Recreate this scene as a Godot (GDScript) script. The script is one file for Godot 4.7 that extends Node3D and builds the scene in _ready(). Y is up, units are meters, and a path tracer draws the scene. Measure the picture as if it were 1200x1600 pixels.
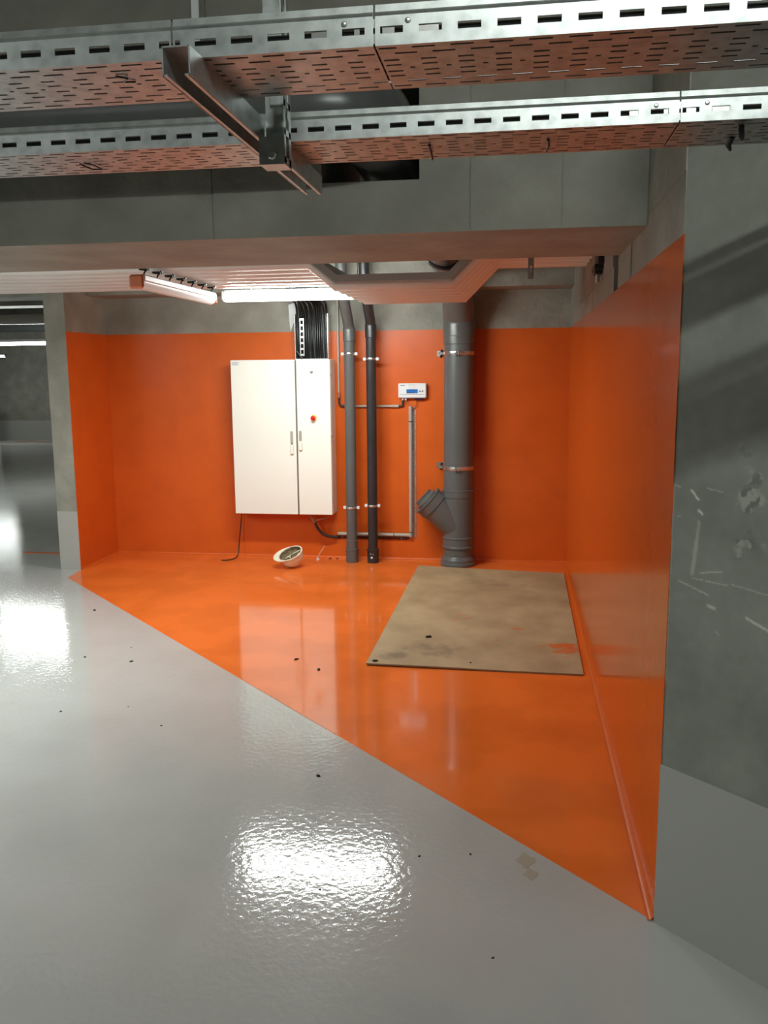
extends Node3D

const T := 2.2            # top of the support rail, underside of the trays
var M := {}
var taken := {}

# ---------------------------------------------------------------- naming
func numbered(called: String) -> String:
	if not taken.has(called):
		taken[called] = 0
		return called
	taken[called] += 1
	return "%s_%03d" % [called, taken[called]]

func tag(o: Node, label: String, category: String, group := "") -> Node:
	o.set_meta("label", label)
	o.set_meta("category", category)
	if group != "":
		o.set_meta("group", group)
	return o

func thing(called: String, label: String, category: String, at := Vector3.ZERO, group := "") -> Node3D:
	var o := Node3D.new()
	o.name = numbered(called)
	add_child(o, true)
	o.position = at
	tag(o, label, category, group)
	return o

func begin() -> SurfaceTool:
	var st := SurfaceTool.new()
	st.begin(Mesh.PRIMITIVE_TRIANGLES)
	return st

func made(st: SurfaceTool, called: String, mat: Material, parent: Node) -> MeshInstance3D:
	st.generate_normals()
	var mi := MeshInstance3D.new()
	mi.mesh = st.commit()
	mi.material_override = mat
	mi.cast_shadow = GeometryInstance3D.SHADOW_CASTING_SETTING_ON
	if parent == self:
		mi.name = numbered(called)
	else:
		mi.name = called
	parent.add_child(mi, true)
	return mi

func structure(st: SurfaceTool, called: String, mat: Material, label := "") -> MeshInstance3D:
	var o := made(st, called, mat, self)
	o.set_meta("kind", "structure")
	if label != "":
		o.set_meta("label", label)
	return o

# ---------------------------------------------------------------- shapes
func tri(st: SurfaceTool, a: Vector3, b: Vector3, c: Vector3, out: Vector3) -> void:
	if (b - a).cross(c - a).dot(out) > 0.0:
		var k := b
		b = c
		c = k
	st.add_vertex(a)
	st.add_vertex(b)
	st.add_vertex(c)

func quad(st: SurfaceTool, a: Vector3, b: Vector3, c: Vector3, d: Vector3, out: Vector3) -> void:
	tri(st, a, b, c, out)
	tri(st, a, c, d, out)

func box(st: SurfaceTool, lo: Vector3, hi: Vector3, bevel := 0.0, x := Transform3D.IDENTITY) -> void:
	st.set_smooth_group(-1)
	var mid := (lo + hi) / 2.0
	var h := (hi - lo) / 2.0
	var b: float = minf(bevel, minf(h.x, minf(h.y, h.z)) * 0.9)
	var pt := func(s: Vector3, axis: int) -> Vector3:
		var v := Vector3(s.x * (h.x - b), s.y * (h.y - b), s.z * (h.z - b))
		v[axis] = s[axis] * h[axis]
		return x * (mid + v)
	for axis in 3:
		var u := (axis + 1) % 3
		var w := (axis + 2) % 3
		for sgn in [-1.0, 1.0]:
			var cs := []
			for k in [[-1, -1], [1, -1], [1, 1], [-1, 1]]:
				var s := Vector3.ZERO
				s[axis] = sgn
				s[u] = k[0]
				s[w] = k[1]
				cs.append(pt.call(s, axis))
			var out := Vector3.ZERO
			out[axis] = sgn
			quad(st, cs[0], cs[1], cs[2], cs[3], x.basis * out)
	if b <= 0.0:
		return
	for axis in 3:
		var u := (axis + 1) % 3
		var w := (axis + 2) % 3
		for k in [[-1, -1], [1, -1], [1, 1], [-1, 1]]:
			var s0 := Vector3.ZERO
			s0[axis] = -1
			s0[u] = k[0]
			s0[w] = k[1]
			var s1 := s0
			s1[axis] = 1
			var out := Vector3.ZERO
			out[u] = k[0]
			out[w] = k[1]
			quad(st, pt.call(s0, u), pt.call(s1, u), pt.call(s1, w), pt.call(s0, w), x.basis * out)
	for sx in [-1, 1]:
		for sy in [-1, 1]:
			for sz in [-1, 1]:
				var s := Vector3(sx, sy, sz)
				tri(st, pt.call(s, 0), pt.call(s, 1), pt.call(s, 2), x.basis * s)

func bx(x0: float, x1: float, y0: float, y1: float, z0: float, z1: float, bevel := 0.0) -> SurfaceTool:
	var st := begin()
	box(st, Vector3(x0, y0, z0), Vector3(x1, y1, z1), bevel)
	return st

func add_bx(st: SurfaceTool, x0: float, x1: float, y0: float, y1: float, z0: float, z1: float, bevel := 0.0) -> void:
	box(st, Vector3(x0, y0, z0), Vector3(x1, y1, z1), bevel)

# a round tube along points, radius may be one number or one per point
func tube(st: SurfaceTool, pts: Array, r, segs := 16, caps := true) -> void:
	var rings := []
	var n := pts.size()
	var side := Vector3.ZERO
	for i in n:
		var d: Vector3
		if i == 0:
			d = pts[1] - pts[0]
		elif i == n - 1:
			d = pts[i] - pts[i - 1]
		else:
			d = (pts[i + 1] - pts[i]).normalized() + (pts[i] - pts[i - 1]).normalized()
		d = d.normalized()
		if i == 0:
			side = d.cross(Vector3.UP if absf(d.y) < 0.9 else Vector3.RIGHT).normalized()
		else:
			side = (side - d * side.dot(d)).normalized()
		var other := d.cross(side)
		var rad: float = r[i] if r is Array else r
		var ring := []
		for k in segs:
			var a := TAU * k / segs
			ring.append(pts[i] + (side * cos(a) + other * sin(a)) * rad)
		rings.append(ring)
	st.set_smooth_group(0)
	for i in n - 1:
		var c: Vector3 = (pts[i] + pts[i + 1]) / 2.0
		for k in segs:
			var l := (k + 1) % segs
			var m: Vector3 = (rings[i][k] + rings[i][l] + rings[i + 1][k] + rings[i + 1][l]) / 4.0
			quad(st, rings[i][k], rings[i][l], rings[i + 1][l], rings[i + 1][k], m - c)
	if caps:
		st.set_smooth_group(-1)
		for e in [0, n - 1]:
			var out: Vector3 = pts[0] - pts[1] if e == 0 else pts[n - 1] - pts[n - 2]
			for k in segs:
				tri(st, pts[e], rings[e][k], rings[e][(k + 1) % segs], out)

# lathe: profile of (radius, height) about the y axis of x; sharp profile corners when flat
func lathe(st: SurfaceTool, profile: Array, segs: int, x := Transform3D.IDENTITY) -> void:
	for i in profile.size() - 1:
		var p: Vector2 = profile[i]
		var q: Vector2 = profile[i + 1]
		st.set_smooth_group(i + 1)
		var nrm := Vector2(q.y - p.y, -(q.x - p.x))
		for k in segs:
			var a := TAU * k / segs
			var b := TAU * (k + 1) / segs
			var out := Vector3(cos((a + b) / 2) * nrm.x, nrm.y, sin((a + b) / 2) * nrm.x)
			var p0 := x * Vector3(p.x * cos(a), p.y, p.x * sin(a))
			var p1 := x * Vector3(p.x * cos(b), p.y, p.x * sin(b))
			var q0 := x * Vector3(q.x * cos(a), q.y, q.x * sin(a))
			var q1 := x * Vector3(q.x * cos(b), q.y, q.x * sin(b))
			if p.x < 1e-5:
				tri(st, p0, q1, q0, x.basis * out)
			elif q.x < 1e-5:
				tri(st, p0, p1, q0, x.basis * out)
			else:
				quad(st, p0, p1, q1, q0, x.basis * out)

# upright prism over a floor outline of Vector2(x, z)
func prism(st: SurfaceTool, poly: PackedVector2Array, y0: float, y1: float) -> void:
	st.set_smooth_group(-1)
	var idx := Geometry2D.triangulate_polygon(poly)
	for i in range(0, idx.size(), 3):
		var a := poly[idx[i]]
		var b := poly[idx[i + 1]]
		var c := poly[idx[i + 2]]
		tri(st, Vector3(a.x, y1, a.y), Vector3(b.x, y1, b.y), Vector3(c.x, y1, c.y), Vector3.UP)
		tri(st, Vector3(a.x, y0, a.y), Vector3(b.x, y0, b.y), Vector3(c.x, y0, c.y), Vector3.DOWN)
	var area := 0.0
	for i in poly.size():
		var p := poly[i]
		var q := poly[(i + 1) % poly.size()]
		area += p.x * q.y - q.x * p.y
	for i in poly.size():
		var p := poly[i]
		var q := poly[(i + 1) % poly.size()]
		var out := Vector3(q.y - p.y, 0, -(q.x - p.x)) * signf(area)
		quad(st, Vector3(p.x, y0, p.y), Vector3(q.x, y0, q.y), Vector3(q.x, y1, q.y), Vector3(p.x, y1, p.y), out)

# points rounded round the corners of a polyline
func rounded(pts: Array, r: float, steps := 6) -> Array:
	var res := [pts[0]]
	for i in range(1, pts.size() - 1):
		var p: Vector3 = pts[i]
		var ta: Vector3 = pts[i - 1] - p
		var tb: Vector3 = pts[i + 1] - p
		var a: Vector3 = p + ta.limit_length(minf(r, ta.length() * 0.45))
		var b: Vector3 = p + tb.limit_length(minf(r, tb.length() * 0.45))
		for k in steps + 1:
			var t := float(k) / steps
			res.append(a.lerp(p, t).lerp(p.lerp(b, t), t))
	res.append(pts[-1])
	return res

# ---------------------------------------------------------------- materials
func noise_tex(seed_: int, freq: float, ramp: Array, octaves := 5, size := 1024, kind := FastNoiseLite.TYPE_SIMPLEX_SMOOTH) -> NoiseTexture2D:
	var n := FastNoiseLite.new()
	n.seed = seed_
	n.noise_type = kind
	n.frequency = freq
	n.fractal_octaves = octaves
	var t := NoiseTexture2D.new()
	t.width = size
	t.height = size
	t.seamless = true
	t.noise = n
	if ramp.size() > 0:
		var g := Gradient.new()
		g.offsets = PackedFloat32Array(ramp.map(func(e): return e[0]))
		g.colors = PackedColorArray(ramp.map(func(e): return e[1]))
		t.color_ramp = g
	return t

func normal_tex(seed_: int, freq: float, octaves: int, strength: float, size := 1024) -> NoiseTexture2D:
	var t := noise_tex(seed_, freq, [], octaves, size)
	t.as_normal_map = true
	t.bump_strength = strength
	return t

func mat(called: String, c: Color, rough: float, metal := 0.0) -> StandardMaterial3D:
	var m := StandardMaterial3D.new()
	m.resource_name = called
	m.albedo_color = c
	m.roughness = rough
	m.metallic = metal
	m.cull_mode = BaseMaterial3D.CULL_DISABLED
	M[called] = m
	return m

func tri_map(m: StandardMaterial3D, scale: float) -> StandardMaterial3D:
	m.uv1_triplanar = true
	m.uv1_world_triplanar = true
	m.uv1_scale = Vector3.ONE * scale
	return m

func grey(v: float, warm := 0.0) -> Color:
	return Color(v + warm, v, v - warm)

func concrete(called: String, lo: Color, hi: Color, seed_: int) -> void:
	var m := tri_map(mat(called, Color.WHITE, 0.6), 0.35)
	var mid := lo.lerp(hi, 0.55)
	m.albedo_texture = noise_tex(seed_, 0.006, [[0.0, lo], [0.42, lo.lerp(hi, 0.4)], [0.6, mid], [1.0, hi]], 6)
	m.heightmap_enabled = true
	m.heightmap_scale = 0.35
	m.heightmap_texture = noise_tex(seed_ + 7, 0.03, [], 5)

func build_materials() -> void:
	concrete("concrete", Color(0.50, 0.495, 0.455), Color(0.63, 0.625, 0.58), 11)
	var m := tri_map(mat("floor_resin", Color(0.70, 0.70, 0.69), 0.09), 0.55)
	m.metallic_specular = 0.5
	m.albedo_texture = noise_tex(3, 0.004, [[0.0, Color(0.95, 0.95, 0.945)], [0.5, Color(0.98, 0.98, 0.975)], [1.0, Color(1, 1, 1)]], 4, 512)
	m.normal_enabled = true
	m.normal_texture = normal_tex(5, 0.045, 4, 1.0)
	m.normal_scale = 0.36
	m = tri_map(mat("orange_floor", Color(0.90, 0.45, 0.185), 0.09), 0.55)
	m.albedo_texture = noise_tex(9, 0.005, [[0.0, Color(0.93, 0.92, 0.9)], [0.45, Color(0.97, 0.97, 0.96)], [0.6, Color(1, 1, 1)], [1.0, Color(1, 1, 1)]], 5, 512)
	m.normal_enabled = true
	m.normal_texture = normal_tex(6, 0.045, 3, 1.0)
	m.normal_scale = 0.045
	m = tri_map(mat("orange_wall", Color(0.82, 0.37, 0.11), 0.38), 0.8)
	m.metallic_specular = 0.4
	m.normal_enabled = true
	m.normal_texture = normal_tex(8, 0.06, 3, 1.0)
	m.normal_scale = 0.09
	m.albedo_texture = noise_tex(13, 0.006, [[0.0, Color(0.95, 0.94, 0.93)], [0.5, Color(0.985, 0.98, 0.98)], [1.0, Color(1, 1, 1)]], 4, 512)
	var og: StandardMaterial3D = M.orange_wall.duplicate()
	og.resource_name = "orange_wall_gloss"
	og.roughness = 0.16
	og.metallic_specular = 0.5
	M["orange_wall_gloss"] = og
	m = tri_map(mat("grey_paint", Color(0.66, 0.66, 0.64), 0.28), 0.8)
	m.normal_enabled = true
	m.normal_texture = M.orange_wall.normal_texture
	m.normal_scale = 0.08
	m = tri_map(mat("galvanised", Color(0.75, 0.77, 0.765), 0.4, 0.85), 3.0)
	m.albedo_texture = noise_tex(21, 0.02, [[0.0, Color(0.8, 0.8, 0.8)], [0.5, Color(0.93, 0.93, 0.93)], [1.0, Color(1, 1, 1)]], 4, 512, FastNoiseLite.TYPE_CELLULAR)
	mat("bright_steel", Color(0.78, 0.78, 0.77), 0.25, 0.9)
	mat("dark_steel", Color(0.2, 0.19, 0.18), 0.5, 0.5)
	mat("white_sheet", Color(0.88, 0.875, 0.86), 0.3, 0.0)
	mat("duct_side", Color(0.72, 0.71, 0.69), 0.5, 0.0)
	mat("cabinet_white", Color(0.92, 0.925, 0.89), 0.35)
	mat("seal_grey", Color(0.42, 0.41, 0.38), 0.6)
	mat("handle_grey", Color(0.62, 0.63, 0.6), 0.4)
	mat("red_plastic", Color(0.8, 0.07, 0.05), 0.3)
	mat("yellow_plastic", Color(0.93, 0.8, 0.1), 0.35)
	mat("blue_screen", Color(0.18, 0.44, 0.76), 0.25)
	mat("navy", Color(0.06, 0.09, 0.25), 0.35)
	mat("white_plastic", Color(0.87, 0.88, 0.89), 0.35)
	mat("grey_print", Color(0.33, 0.35, 0.4), 0.6)
	m = tri_map(mat("grey_pvc", Color(0.37, 0.38, 0.38), 0.28), 2.0)
	m.albedo_texture = noise_tex(41, 0.01, [[0.0, Color(0.93, 0.93, 0.92)], [1.0, Color(1, 1, 1)]], 4, 256)
	m = tri_map(mat("black_pipe", Color(0.205, 0.205, 0.21), 0.3), 2.0)
	m.albedo_texture = noise_tex(43, 0.01, [[0.0, Color(0.85, 0.85, 0.84)], [0.7, Color(0.97, 0.97, 0.97)], [1.0, Color(1, 1, 1)]], 4, 256)
	mat("black_cable", Color(0.07, 0.072, 0.078), 0.32)
	mat("conduit_grey", Color(0.66, 0.64, 0.6), 0.4)
	mat("conduit_dark", Color(0.2, 0.18, 0.17), 0.5)
	mat("clay_conduit", Color(0.62, 0.42, 0.33), 0.5)
	mat("helmet", Color(0.9, 0.87, 0.78), 0.38)
	m = tri_map(mat("helmet_dirt", Color.WHITE, 0.9), 9.0)
	m.albedo_texture = noise_tex(61, 0.03, [[0.0, Color(0.24, 0.2, 0.14)], [0.5, Color(0.45, 0.38, 0.28)], [0.75, Color(0.6, 0.53, 0.42)], [1.0, Color(0.75, 0.7, 0.6)]], 5, 256)
	mat("scrap", Color(0.78, 0.74, 0.64), 0.6)
	mat("chip_dark", Color(0.13, 0.11, 0.09), 0.8)
	mat("chip_brown", Color(0.35, 0.2, 0.12), 0.8)
	mat("stain", Color(0.64, 0.615, 0.56), 0.2)
	mat("cap_orange", Color(0.88, 0.5, 0.34), 0.5)
	mat("red_band", Color(0.6, 0.12, 0.12), 0.5)
	mat("strap_grey", Color(0.6, 0.58, 0.55), 0.5)
	mat("far_floor", Color(0.74, 0.73, 0.71), 0.5)

func lamp_glow(called: String, energy: float) -> StandardMaterial3D:
	var m := mat(called, Color(0.95, 0.96, 0.95), 0.4)
	m.emission_enabled = true
	m.emission = Color(0.98, 1.0, 0.99)
	m.emission_energy_multiplier = energy
	return m

# ---------------------------------------------------------------- luminaire: housing, glowing trough, lights on its lit faces
func luminaire(label: String, at: Vector3, turn: float, length: float, glow: float, energy: float, group := "", lit := true, side := 0.25, hang := -1.0) -> Node3D:
	var o := thing("tube_luminaire", label, "lamp", at, group)
	o.rotation.y = turn
	var h := length / 2.0
	var st := begin()
	# diffuser: rounded trough below the housing, closed ends
	var prof := []
	for k in 9:
		var a := PI * k / 8.0
		prof.append(Vector2(cos(a) * 0.042, -0.012 - sin(a) * 0.043))
	st.set_smooth_group(1)
	for k in 8:
		var p: Vector2 = prof[k]
		var q: Vector2 = prof[k + 1]
		quad(st, Vector3(-h, p.y, p.x), Vector3(h, p.y, p.x), Vector3(h, q.y, q.x), Vector3(-h, q.y, q.x), Vector3(0, (p.y + q.y) / 2 + 0.012, (p.x + q.x) / 2))
	st.set_smooth_group(-1)
	for s in [-1.0, 1.0]:
		for k in 8:
			tri(st, Vector3(s * h, -0.012, 0), Vector3(s * h, prof[k].y, prof[k].x), Vector3(s * h, prof[k + 1].y, prof[k + 1].x), Vector3(s, 0, 0))
	made(st, "diffuser", M[&"tube_glow"] if lit else M.white_plastic, o)
	st = begin()
	box(st, Vector3(-h - 0.004, -0.012, -0.046), Vector3(h + 0.004, 0.028, 0.046), 0.008)
	made(st, "housing", M.white_plastic, o)
	for s in [-1.0, 1.0]:
		st = begin()
		box(st, Vector3(s * h + (0.0 if s > 0 else -0.024), -0.052, -0.044), Vector3(s * h + (0.024 if s > 0 else 0.0), 0.026, 0.044), 0.012)
		made(st, "end_cap", M.white_plastic if lit else M.cap_orange, o)
	# rods up to what carries the lamp
	if lit:
		var rod := hang if hang > 0.0 else 3.45 - at.y - 0.028
		for s in [-0.4, 0.4]:
			st = begin()
			tube(st, [Vector3(s, 0.026, 0), Vector3(s, 0.028 + rod, 0)], 0.003, 6)
			made(st, "suspension_rod", M.bright_steel, o)
		for f in [[Vector3(0, -0.062, 0), Vector3(-90, 0, 0), 1.0 - 2.0 * side], [Vector3(0, -0.03, 0.052), Vector3(0, 180, 0), side], [Vector3(0, -0.03, -0.052), Vector3(0, 0, 0), side]]:
			var l := AreaLight3D.new()
			l.name = "tube_light"
			l.position = f[0]
			l.rotation_degrees = f[1]
			l.area_size = Vector2(length, 0.07 if f[2] > 0.3 else 0.045)
			l.light_energy = energy * f[2]
			l.light_color = Color(0.97, 1.0, 0.98)
			l.shadow_enabled = true
			o.add_child(l, true)
	return o

# ---------------------------------------------------------------- perforated cable tray section
func tray(label: String, x0: float, x1: float, zn: float, group: String) -> Node3D:
	var w := 0.2
	var p := 0.057
	var t := 0.0015
	var o := thing("cable_tray", label, "cable tray", Vector3((x0 + x1) / 2, T, zn - w / 2), group)
	var h := (x1 - x0) / 2.0
	var cx := (x0 + x1) / 2.0
	# pieces of a strip with slots: spans between the slots of one row
	var spans := func(phase: float, slot: float) -> Array:
		var res := []
		var from := -h
		var k := floori((x0 - phase * p) / p)
		while true:
			var c := (k + phase) * p - cx
			if c - slot / 2 > h:
				break
			if c + slot / 2 > -h + 0.004 and c - slot / 2 < h - 0.004:
				var a := maxf(c - slot / 2, -h + 0.003)
				var b := minf(c + slot / 2, h - 0.003)
				res.append([from, a])
				from = b
			k += 1
		res.append([from, h])
		return res
	var st := begin()
	var rows := [[0.012, 0.0, 0.034], [0.034, 0.5, 0.034], [0.062, 0.05, 0.024], [0.084, 0.05, 0.024], [0.098, 0.55, 0.008], [0.112, 0.05, 0.024], [0.134, 0.05, 0.024], [0.16, 0.55, 0.032], [0.184, 0.05, 0.034]]
	var z := 0.0
	for r in rows:
		add_bx(st, -h, h, 0, t, w / 2 - (r[0] - 0.003), w / 2 - z)
		for s in spans.call(r[1], r[2]):
			add_bx(st, s[0], s[1], 0, t, w / 2 - (r[0] + 0.003), w / 2 - (r[0] - 0.003))
		z = r[0] + 0.003
	add_bx(st, -h, h, 0, t, -w / 2, w / 2 - z)
	made(st, "perforated_bottom", M.galvanised, o)
	for s in [1.0, -1.0]:
		st = begin()
		var za: float = s * w / 2 - (t if s > 0 else 0.0)
		var zb := za + t
		add_bx(st, -h, h, t, 0.0165, za, zb)
		for e in spans.call(0.2, 0.034):
			add_bx(st, e[0], e[1], 0.0165, 0.0265, za, zb)
		add_bx(st, -h, h, 0.0265, 0.041, za, zb)
		# rolled upper lip
		st.set_smooth_group(-1)
		var zo: float = s * w / 2
		var lip := [Vector2(zo, 0.041), Vector2(zo + s * 0.003, 0.0435), Vector2(zo - s * 0.001, 0.047), Vector2(zo - s * 0.003, 0.0575), Vector2(zo - s * 0.012, 0.061), Vector2(zo - s * 0.012, 0.0595), Vector2(zo - s * 0.0045, 0.056), Vector2(zo - s * 0.0025, 0.046), Vector2(zo - s * 0.0015, 0.041)]
		for k in lip.size() - 1:
			var a: Vector2 = lip[k]
			var b: Vector2 = lip[k + 1]
			var nn: Vector3 = Vector3(0, -(b.x - a.x), b.y - a.y) * s
			quad(st, Vector3(-h, a.y, a.x), Vector3(h, a.y, a.x), Vector3(h, b.y, b.x), Vector3(-h, b.y, b.x), nn)
		made(st, "side_flange", M.galvanised, o)
	return o

func coupler(label: String, x: float, zn: float) -> void:
	var o := thing("tray_coupler", label, "coupler plate", Vector3(x, T, zn))
	var st := begin()
	box(st, Vector3(-0.095, 0.004, -0.0045), Vector3(0.095, 0.0175, -0.002))
	box(st, Vector3(-0.095, 0.0255, -0.0045), Vector3(0.095, 0.038, -0.002))
	for k in [[-0.095, -0.06], [-0.03, -0.022], [0.012, 0.03], [0.06, 0.095]]:
		box(st, Vector3(k[0], 0.0175, -0.0045), Vector3(k[1], 0.0255, -0.002))
	made(st, "plate", M.bright_steel, o)
	for k in [-0.045, 0.05]:
		st = begin()
		lathe(st, [Vector2(0, 0.0015), Vector2(0.003, 0.001), Vector2(0.0045, 0.0)], 10, Transform3D(Basis(Vector3.RIGHT, PI / 2), Vector3(k, 0.0325, 0.0)))
		made(st, "bolt", M.bright_steel, o)

func tie(label: String, pts: Array, r) -> void:
	var st := begin()
	tube(st, pts, r, 6)
	tag(made(st, "cable_tie", M.black_cable, self), label, "cable tie", "black ties hanging from the trays")

# ---------------------------------------------------------------- pipe clamp ring with lugs
func ring(parent: Node, called: String, at: Vector3, r: float, height: float, material: Material) -> MeshInstance3D:
	var st := begin()
	lathe(st, [Vector2(r, -height / 2), Vector2(r + 0.004, -height / 2), Vector2(r + 0.006, 0), Vector2(r + 0.004, height / 2), Vector2(r, height / 2)], 28, Transform3D(Basis.IDENTITY, at))
	return made(st, called, material, parent)

func chip(label: String, at: Vector3, size: float, material: Material, seed_: int, category := "debris") -> void:
	var rng := RandomNumberGenerator.new()
	rng.seed = seed_
	var st := begin()
	st.set_smooth_group(-1)
	var n := 7
	var top := []
	var low := []
	for k in n:
		var a := TAU * k / n + rng.randf() * 0.5
		var r := size * rng.randf_range(0.35, 0.62)
		low.append(Vector3(cos(a) * r, 0, sin(a) * r * 0.7))
		top.append(Vector3(cos(a) * r * 0.6, size * rng.randf_range(0.15, 0.35), sin(a) * r * 0.45))
	for k in n:
		var l := (k + 1) % n
		quad(st, low[k], low[l], top[l], top[k], (low[k] + low[l]) / 2)
		tri(st, top[k], top[l], Vector3(0, size * 0.3, 0), Vector3.UP)
		tri(st, low[k], low[l], Vector3.ZERO, Vector3.DOWN)
	var o := made(st, "debris_chip", material, self)
	o.position = at
	o.rotation.y = rng.randf() * TAU
	tag(o, label, category)

# ================================================================ scene
func _ready() -> void:
	build_materials()
	# ---- camera
	var cam := Camera3D.new()
	cam.name = "camera"
	var pitch := 0.1591
	var yaw := -0.1519
	var roll := -0.0087
	var f := Vector3(sin(yaw) * cos(pitch), -sin(pitch), -cos(yaw) * cos(pitch))
	var rt := Vector3(cos(yaw), 0, sin(yaw))
	var up := rt.cross(f)
	cam.basis = Basis(cos(roll) * rt + sin(roll) * up, -sin(roll) * rt + cos(roll) * up, -f)
	cam.position = Vector3(3.8496, 1.7247, 7.8809)
	cam.fov = rad_to_deg(2.0 * atan(800.0 / 1356.83))
	cam.near = 0.05
	cam.far = 100.0
	add_child(cam)
	# ---- environment
	var we := WorldEnvironment.new()
	we.name = "environment"
	var env := Environment.new()
	env.background_mode = Environment.BG_COLOR
	env.background_color = Color.BLACK
	env.ambient_light_source = Environment.AMBIENT_SOURCE_DISABLED
	env.tonemap_mode = Environment.TONE_MAPPER_LINEAR
	env.tonemap_exposure = 1.03
	env.sdfgi_enabled = true
	env.ssao_enabled = true
	env.ssil_enabled = true
	we.environment = env
	add_child(we)
	# ---- lamps of the garage, and unseen ones added as fill (each: glowing trough + lights on its lit faces)
	lamp_glow("tube_glow", 14.0)
	luminaire("glaring lit tube lamp hanging under the ribbed duct above the white cabinet", Vector3(2.29, 2.31, 1.48), 0.0, 1.2, 14.0, 6.5)
	luminaire("lit tube lamp under the ceiling above the trays and bare concrete wall", Vector3(4.35, 3.32, 8.3), 0.0, 1.5, 14.0, 7.0, "", true, 0.4, 0.1)
	luminaire("lit tube lamp behind the pillar, the nearer of two", Vector3(-3.3, 2.22, -4.1), -0.1, 1.5, 14.0, 5.5, "")
	luminaire("lit tube lamp near the far wall, the smaller of two", Vector3(-8.9, 2.22, -11.5), -0.1, 1.5, 14.0, 3.0)
	luminaire("added fill tube lamp over the lane to the left, outside the view", Vector3(-3.0, 3.41, 6.5), 0.6, 1.5, 14.0, 2.5, "", true, 0.25, 0.012)  # unseen lamp, added as soft fill from the lane side
	luminaire("lit tube lamp low over the lane by the pillar, outside the view", Vector3(-1.4, 2.19, 3.1), 0.0, 1.5, 14.0, 3.5)
	luminaire("added unseen tube lamp under the beam just left of the view", Vector3(0.3, 2.19, 4.05), PI / 2, 1.5, 14.0, 8.4, "", true, 0.06, 0.022)  # unseen lamp added to brighten the left floor, mostly aimed downward
	luminaire("added fill tube lamp behind the viewer, outside the view", Vector3(0.6, 3.41, 9.5), 0.0, 1.5, 14.0, 0.7, "", true, 0.25, 0.012)  # unseen lamp added as weak fill from behind the camera

	build_shell()
	build_duct()
	build_pipes()
	build_cabinet()
	build_trays()
	build_wall_gear()
	build_floor_things()

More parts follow.
